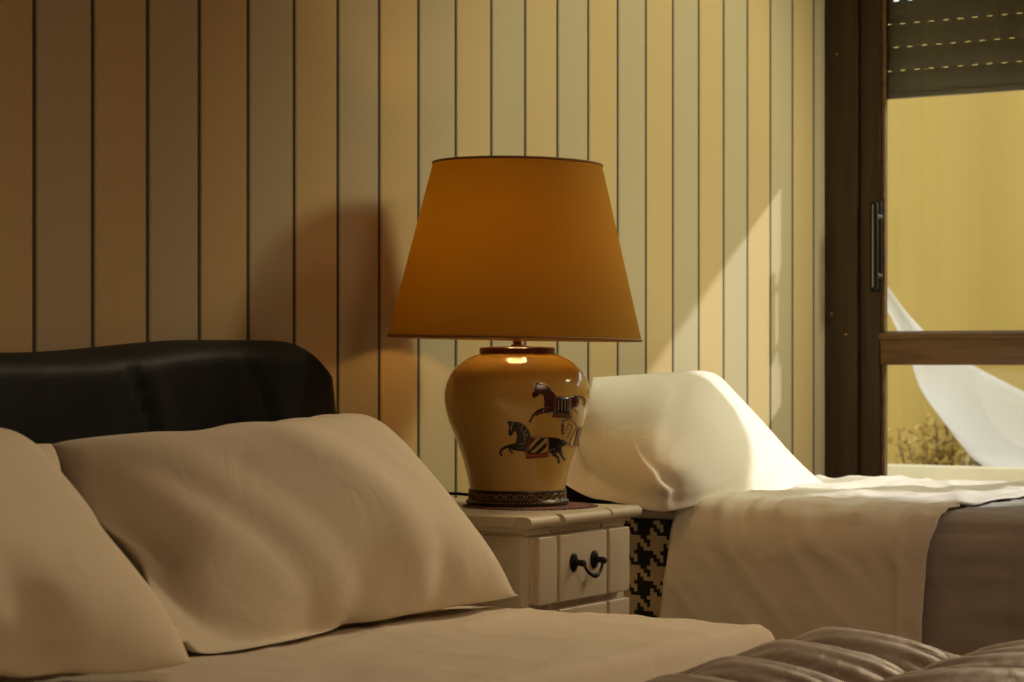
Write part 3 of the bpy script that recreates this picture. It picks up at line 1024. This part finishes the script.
# wire carrier between neck and shade
wm = MB()
zc = zs0 + .12
rc = rb + (rt - rb) * ((zc - zs0) / (zs1 - zs0))
for k in range(3):
    a = 2 * PI * k / 3 + .4
    wm.tube([(0.012 * math.cos(a), .012 * math.sin(a), z2 + .092), (rc * .5 * math.cos(a), rc * .5 * math.sin(a), zc + .01), (rc * .975 * math.cos(a), rc * .975 * math.sin(a), zc)], .0016, 8)
wm.build('shade_carrier', M['brass'], lamp)
for o in (shade,):
    mid = Vector((0, 0, (zs0 + zs1) / 2))
    o.matrix_local = Matrix.Translation(Vector((-.0014, .0021, 0)) + mid) @ tilt @ Matrix.Translation(-mid)
# power cord running off the back of the stand
cm = MB()
cp = [(-.02, .080, .012), (-.045, .10, .016), (-.03, .155, .013), (-.015, .205, .010), (-.012, .228, .004), (-.012, .238, -.03), (-.012, .238, -.12), (-.02, .238, -.40)]
cp = catmull([(p[0], p[1]) for p in cp], 6), catmull([(p[2], 0) for p in cp], 6)
cpts = [(a[0], a[1], b[0]) for a, b in zip(*cp)]
cm.tube(cpts, .0028, 8)
cm.build('power_cord', M['black_metal'], lamp)

# horses painted on the glaze: thin enamel figures that follow the curve of the jar
cdir = Vector((-.8429, -.5381, 0)); rdir = Vector((.5381, -.8429, 0))
def on_vase(zx, zy, off):
    """a point of the drawing (in the drawing's own units) laid on the jar's surface"""
    px, py = 480 + zx / 5.685, 358.4 + zy / 5.685
    z = zpx(py) * .985 + .0012
    r = rad(z) + off
    s = max(-.999, min(.999, (px - 517.9) * MP * .982 / r))
    return rdir * (r * s) + cdir * (r * math.sqrt(1 - s * s)) + Vector((0, 0, z))
def poly_cut(bm, pts, off):
    vs = [bm.verts.new((p[0], p[1], off)) for p in pts]
    f = bm.faces.new(vs)
    f.normal_update()
    return f
def paint(name, polys, mat, off, parent):
    bm = bmesh.new()
    for pts in polys:
        poly_cut(bm, pts, 0)
    bmesh.ops.triangulate(bm, faces=bm.faces[:], ngon_method='EAR_CLIP')
    for _ in range(3):
        es = [e for e in bm.edges if e.calc_length() > 14]
        if es:
            bmesh.ops.subdivide_edges(bm, edges=es, cuts=1)
            bmesh.ops.triangulate(bm, faces=bm.faces[:])
    for v in bm.verts:
        v.co = on_vase(v.co.x, v.co.y, off)
    for f in bm.faces:
        f.normal_update()
        c = f.calc_center_median(); c.z = 0
        if f.normal.dot(c) < 0: f.normal_flip()
    me = bpy.data.meshes.new(name); bm.to_mesh(me); bm.free()
    o = link(name, me, mat, parent)
    sd = o.modifiers.new('t', 'SOLIDIFY'); sd.thickness = .0003; sd.offset = 1
    return o
def line(pts, w):
    """a brush stroke of width w as polygons"""
    out = []
    L, R = [], []
    for i, p in enumerate(pts):
        a = pts[max(i - 1, 0)]; b = pts[min(i + 1, len(pts) - 1)]
        dx, dy = b[0] - a[0], b[1] - a[1]; l = math.hypot(dx, dy) or 1
        ww = w if not isinstance(w, (list, tuple)) else w[i]
        L.append((p[0] - dy / l * ww / 2, p[1] + dx / l * ww / 2)); R.append((p[0] + dy / l * ww / 2, p[1] - dx / l * ww / 2))
    for i in range(len(pts) - 1):
        out.append([L[i], L[i + 1], R[i + 1], R[i]])
    return out
# lower horse
h1 = paint('horse_motif', [[(158, 345), (178, 342), (186, 348), (205, 345), (236, 351), (262, 371), (281, 398), (291, 430), (330, 434), (385, 434), (425, 438), (455, 444), (474, 458),
     (486, 478), (470, 492), (462, 512), (438, 530), (405, 522), (385, 530), (330, 528), (262, 516), (228, 512), (198, 508), (196, 485), (208, 460), (213, 425), (208, 398), (196, 402), (186, 421), (174, 427), (166, 416), (166, 396), (171, 378)]]
     + line([(215, 480), (180, 482), (148, 490), (126, 504), (119, 520), (126, 538), (116, 542)], [26, 20, 15, 12, 11, 12, 8])
     + line([(205, 500), (182, 496), (170, 500), (178, 516), (192, 524)], [18, 14, 11, 10, 8])
     + line([(410, 505), (425, 535), (445, 548), (450, 570), (452, 588)], [34, 22, 14, 11, 12])
     + line([(448, 490), (458, 520), (470, 545), (478, 560), (488, 572)], [34, 22, 14, 11, 10])
     + line([(468, 455), (486, 462), (492, 478), (480, 488)], [12, 10, 8, 4]), M['ink_black'], .0003, vase)
h1['label'] = 'black horse with striped blanket, painted'
paint('blanket_trim', [[(280, 430), (390, 434), (397, 548), (264, 556), (260, 520), (272, 480)]], M['ink_red'], .0007, h1)
paint('blanket_ground', [[(290, 438), (380, 440), (384, 528), (274, 528), (280, 485)]], M['ink_black'], .0011, h1)
paint('blanket_stripes', [[(283, 482), (320, 440), (344, 440), (279, 510)], [(286, 524), (376, 440), (380, 440), (380, 460), (312, 524)], [(340, 526), (382, 486), (383, 508), (366, 526)]], M['ink_tan'], .0015, h1)
paint('mane_strokes', line([(246, 366), (236, 385), (240, 400)], 5) + line([(266, 390), (252, 408), (254, 424)], 5) + line([(276, 415), (258, 432), (256, 450)], 5) + line([(262, 460), (240, 472), (225, 470)], 4) + line([(190, 352), (182, 372), (178, 400)], 4), M['ink_tan'], .0008, h1)
# upper horse
h2 = paint('horse_motif', [[(320, 130), (332, 127), (338, 134), (366, 137), (398, 156), (420, 184), (436, 204), (470, 210), (515, 208), (540, 199), (560, 212), (567, 240), (556, 264), (530, 268), (515, 285), (440, 296), (408, 292), (378, 294),
     (362, 288), (366, 255), (366, 222), (360, 196), (344, 190), (326, 204), (312, 212), (298, 206), (297, 192), (306, 172), (316, 150)]]
     + line([(392, 278), (360, 278), (330, 286), (306, 308), (292, 332), (284, 350)], [30, 22, 16, 12, 11, 14])
     + line([(395, 288), (362, 292), (335, 300), (318, 312)], [16, 12, 9, 6])
     + line([(552, 208), (578, 208), (596, 220), (602, 240), (596, 262)], [10, 12, 13, 11, 5]), M['ink_maroon'], .0003, vase)
h2['label'] = 'dark maroon horse with navy blanket, painted'
paint('blanket_trim', [[(424, 202), (520, 208), (524, 330), (412, 322), (416, 296)]], M['ink_brown'], .0007, h2)
paint('blanket_ground', [[(438, 210), (512, 214), (514, 302), (432, 298)]], M['ink_navy'], .0011, h2)
paint('blanket_stripes', line([(448, 226), (446, 286)], 3) + line([(466, 226), (465, 288)], 3) + line([(484, 227), (484, 289)], 3) + line([(500, 228), (500, 290)], 3), M['ink_tan'], .0015, h2)
paint('face_strokes', line([(336, 190), (340, 204), (352, 200)], 4) + line([(314, 160), (306, 182)], 4), M['ink_tan'], .0008, h2)
# third horse, turned away round the jar
h3 = paint('horse_motif', line([(500, 334), (484, 338), (474, 352), (472, 376), (470, 402), (476, 420)], [10, 14, 18, 16, 14, 16])
     + line([(498, 336), (524, 340), (546, 362), (556, 386)], 5) + line([(490, 400), (500, 372), (512, 360), (524, 374), (522, 398), (508, 420), (500, 440)], 4)
     + line([(552, 384), (534, 420), (520, 452), (512, 480)], 5) + line([(486, 462), (502, 474), (520, 492)], 5)
     + [[(556, 386), (586, 378), (582, 420), (566, 470), (548, 496), (536, 490), (548, 440)]] + line([(520, 268), (540, 280), (556, 300)], 5) + line([(512, 484), (536, 502)], 6), M['ink_brown'], .0003, vase)
h3['label'] = 'brown outlined horse near the edge, painted'

# lace mat under the lamp
dm = MB()
n = 160
dv = [(0, 0, .0012)]
top = [dm.bm.verts.new((0, 0, .0016))]
ringA, ringB, ringC = [], [], []
for k in range(n):
    a = 2 * PI * k / n
    r = .118 + .004 * math.cos(a * 40)
    ringA.append(dm.bm.verts.new((  .104 * math.cos(a), .104 * math.sin(a), .0016)))
    ringB.append(dm.bm.verts.new((r * math.cos(a), r * math.sin(a), .0012)))
    ringC.append(dm.bm.verts.new((r * math.cos(a), r * math.sin(a), 0)))
for k in range(n):
    k2 = (k + 1) % n
    dm.bm.faces.new((top[0], ringA[k], ringA[k2]))
    dm.bm.faces.new((ringA[k], ringB[k], ringB[k2], ringA[k2]))
    dm.bm.faces.new((ringB[k], ringC[k], ringC[k2], ringB[k2]))
dm.bm.faces.new(ringC[::-1])
for k in range(56):
    a = 2 * PI * k / 56
    dm.ball((.112 * math.cos(a), .112 * math.sin(a), .0012), .0032, (1, 1, .5), 8)
do = dm.build('doily', M['doily'], None)
do.location = (LP.x - .012, LP.y - .035, TOP + .0004)
tag(do, 'round reddish lace mat under the table lamp', 'doily')

# ------------------------------------------------------------------ things on the balcony
def sunlit_stand_in():
    """white cloth standing in for the overexposed sunlit patch outside, its lower edge curved"""
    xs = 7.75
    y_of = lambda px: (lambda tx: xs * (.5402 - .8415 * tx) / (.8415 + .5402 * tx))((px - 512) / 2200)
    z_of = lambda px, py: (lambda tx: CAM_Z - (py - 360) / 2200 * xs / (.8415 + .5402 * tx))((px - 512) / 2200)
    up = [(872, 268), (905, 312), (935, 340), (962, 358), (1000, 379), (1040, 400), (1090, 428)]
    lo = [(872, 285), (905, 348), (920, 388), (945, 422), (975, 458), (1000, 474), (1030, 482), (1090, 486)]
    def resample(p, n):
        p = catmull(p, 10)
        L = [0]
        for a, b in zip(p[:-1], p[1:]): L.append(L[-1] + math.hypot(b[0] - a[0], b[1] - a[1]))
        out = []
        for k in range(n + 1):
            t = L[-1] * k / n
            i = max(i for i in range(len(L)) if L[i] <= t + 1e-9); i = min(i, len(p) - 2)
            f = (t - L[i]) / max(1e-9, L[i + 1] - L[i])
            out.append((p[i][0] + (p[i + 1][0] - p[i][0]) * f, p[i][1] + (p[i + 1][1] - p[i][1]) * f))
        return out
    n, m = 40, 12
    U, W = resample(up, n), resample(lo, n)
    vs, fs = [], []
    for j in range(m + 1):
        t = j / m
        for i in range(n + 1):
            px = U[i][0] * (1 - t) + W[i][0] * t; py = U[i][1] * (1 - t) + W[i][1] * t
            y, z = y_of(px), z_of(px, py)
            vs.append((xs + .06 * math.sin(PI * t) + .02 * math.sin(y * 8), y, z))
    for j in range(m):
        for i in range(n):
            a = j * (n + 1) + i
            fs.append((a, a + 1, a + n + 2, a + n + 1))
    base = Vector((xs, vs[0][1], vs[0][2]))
    root = empty('sunlit_patch', (base.x, base.y, 0))
    o = pymesh('cloth', [Vector(v) - Vector((base.x, base.y, 0)) for v in vs], fs, M['patch_white'], root)  # added surface, takes the place of an overexposed sunlit area
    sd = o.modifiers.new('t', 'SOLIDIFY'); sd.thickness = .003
    p = Vector(vs[n]) - Vector((base.x, base.y, 0))
    MB().tube([(0, p.y - .02, 0), (0, p.y - .02, 1.3)], .018).build('post', M['steel'], root)
    q = Vector(vs[0]) - Vector((base.x, base.y, 0))
    MB().tube([q, (.50, q.y + .45, 2.0)], .004, 6).build('hanging_cord', M['steel'], root)
    tag(root, 'white cloth standing in for the sunlit patch behind the lower door pane', 'cloth')
sunlit_stand_in()

def shrub():
    root = empty('dry_shrub', (8.02, 3.15, 0))
    tag(root, 'dry golden leafed shrub seen through the lower door pane', 'shrub')
    rnd = random.Random(3)
    lm = bmesh.new(); tw = MB()
    for b in range(60):
        y0 = rnd.uniform(-.45, .24); h = rnd.uniform(.38, .70 - .5 * max(0, y0))
        p = [Vector((0, 0, 0)), Vector((rnd.uniform(-.05, .05), y0 * .6, h * .5)), Vector((rnd.uniform(-.09, .09), y0, h))]
        tw.tube(p, [.006, .004, .002], 6)
        for k in range(60):
            t = rnd.uniform(.3, 1.0)
            c = p[1].lerp(p[2], max(0, t * 2 - 1)) if t > .5 else p[0].lerp(p[1], t * 2)
            c = c + Vector((rnd.uniform(-.05, .05), rnd.uniform(-.05, .05), rnd.uniform(-.05, .05)))
            d = Vector((rnd.uniform(-1, 1), rnd.uniform(-1, 1), rnd.uniform(-.4, 1))).normalized() * rnd.uniform(.02, .04)
            s_ = d.cross(Vector((rnd.uniform(-1, 1), rnd.uniform(-1, 1), rnd.uniform(-1, 1)))).normalized() * .008
            a = [lm.verts.new(c), lm.verts.new(c + d * .5 + s_), lm.verts.new(c + d), lm.verts.new(c + d * .5 - s_)]
            lm.faces.new(a)
    me = bpy.data.meshes.new('foliage'); lm.to_mesh(me); lm.free()
    link('foliage', me, M['leaf'], root, smooth=False)
    tw.build('stem', M['twig'], root)
shrub()

# ------------------------------------------------------------------ light
def light(name, typ, loc, energy, color, **k):
    d = bpy.data.lights.new(name, typ); d.energy = energy; d.color = color
    for q, v in k.items(): setattr(d, q, v)
    o = bpy.data.objects.new(name, d); o.location = loc; col.objects.link(o)
    return o
def aim(o, d):
    o.rotation_euler = Vector(d).to_track_quat('-Z', 'Y').to_euler()

sun = light('sun', 'SUN', (12, 0, 8), 3.8, (.98, .97, 1.0), angle=math.radians(1.6))
aim(sun, (-1, .55, -.68))
bulb_light = light('lamp_bulb_light', 'POINT', (LP.x, LP.y, LP.z + ZBULB), 9.0, (1.0, .55, .17), shadow_soft_size=.032)
fill_light = light('added_fill', 'AREA', (2.3, -1.0, 2.5), 22.0, (1.0, .68, .44), shape='DISK', size=1.1)  # added warm fill from behind the camera, no fixture there
spot = light('added_spot', 'SPOT', (5.0, .40, 2.35), 178.0, (.95, .92, .60), spot_size=math.radians(51), spot_blend=.2, shadow_soft_size=.4)  # added unseen spot, brightens the right part of the striped wall
aim(spot, Vector((4.42, 2.4, 1.25)) - Vector((5.0, .40, 2.35)))
spot2 = light('added_spot', 'SPOT', (4.7, 1.3, 2.45), 130.0, (1.0, .79, .51), spot_size=math.radians(46), spot_blend=.7, shadow_soft_size=.3)  # added unseen spot, lights the double bed from the right
aim(spot2, Vector((2.35, 1.55, .5)) - Vector((4.7, 1.3, 2.45)))
w = bpy.data.worlds.new('World'); scene.world = w; w.use_nodes = True
wn = w.node_tree
bg = wn.nodes['Background']
bg.inputs['Color'].default_value = (.95, .97, 1.0, 1); bg.inputs['Strength'].default_value = 2.0

# ------------------------------------------------------------------ camera
cd = bpy.data.cameras.new('Camera')
cam = bpy.data.objects.new('Camera', cd); col.objects.link(cam)
cd.sensor_width = 36.0
cd.lens = 2200 / 1024 * 36.0
cd.clip_start = .05
cd.dof.use_dof = True
cd.dof.focus_distance = 3.7
cd.dof.aperture_fstop = 8.0
yaw = math.atan2(.5402, .8415)        # angle of view axis from +X
fwd = Vector((math.cos(yaw), math.sin(yaw), 0))
cam.location = (0, 0, CAM_Z)
cam.rotation_euler = fwd.to_track_quat('-Z', 'Y').to_euler()
cd.shift_y = -(360 - 341) / 1024 * -1.0
scene.camera = cam

scene.view_settings.view_transform = 'Standard'
scene.view_settings.look = 'None'
scene.view_settings.gamma = 1.0
scene.view_settings.use_curve_mapping = False
scene.view_settings.exposure = 0.35
scene.cycles.max_bounces = 10
scene.cycles.diffuse_bounces = 6
scene.cycles.transparent_max_bounces = 12
scene.cycles.sample_clamp_indirect = 6.0
scene.cycles.use_denoising = True
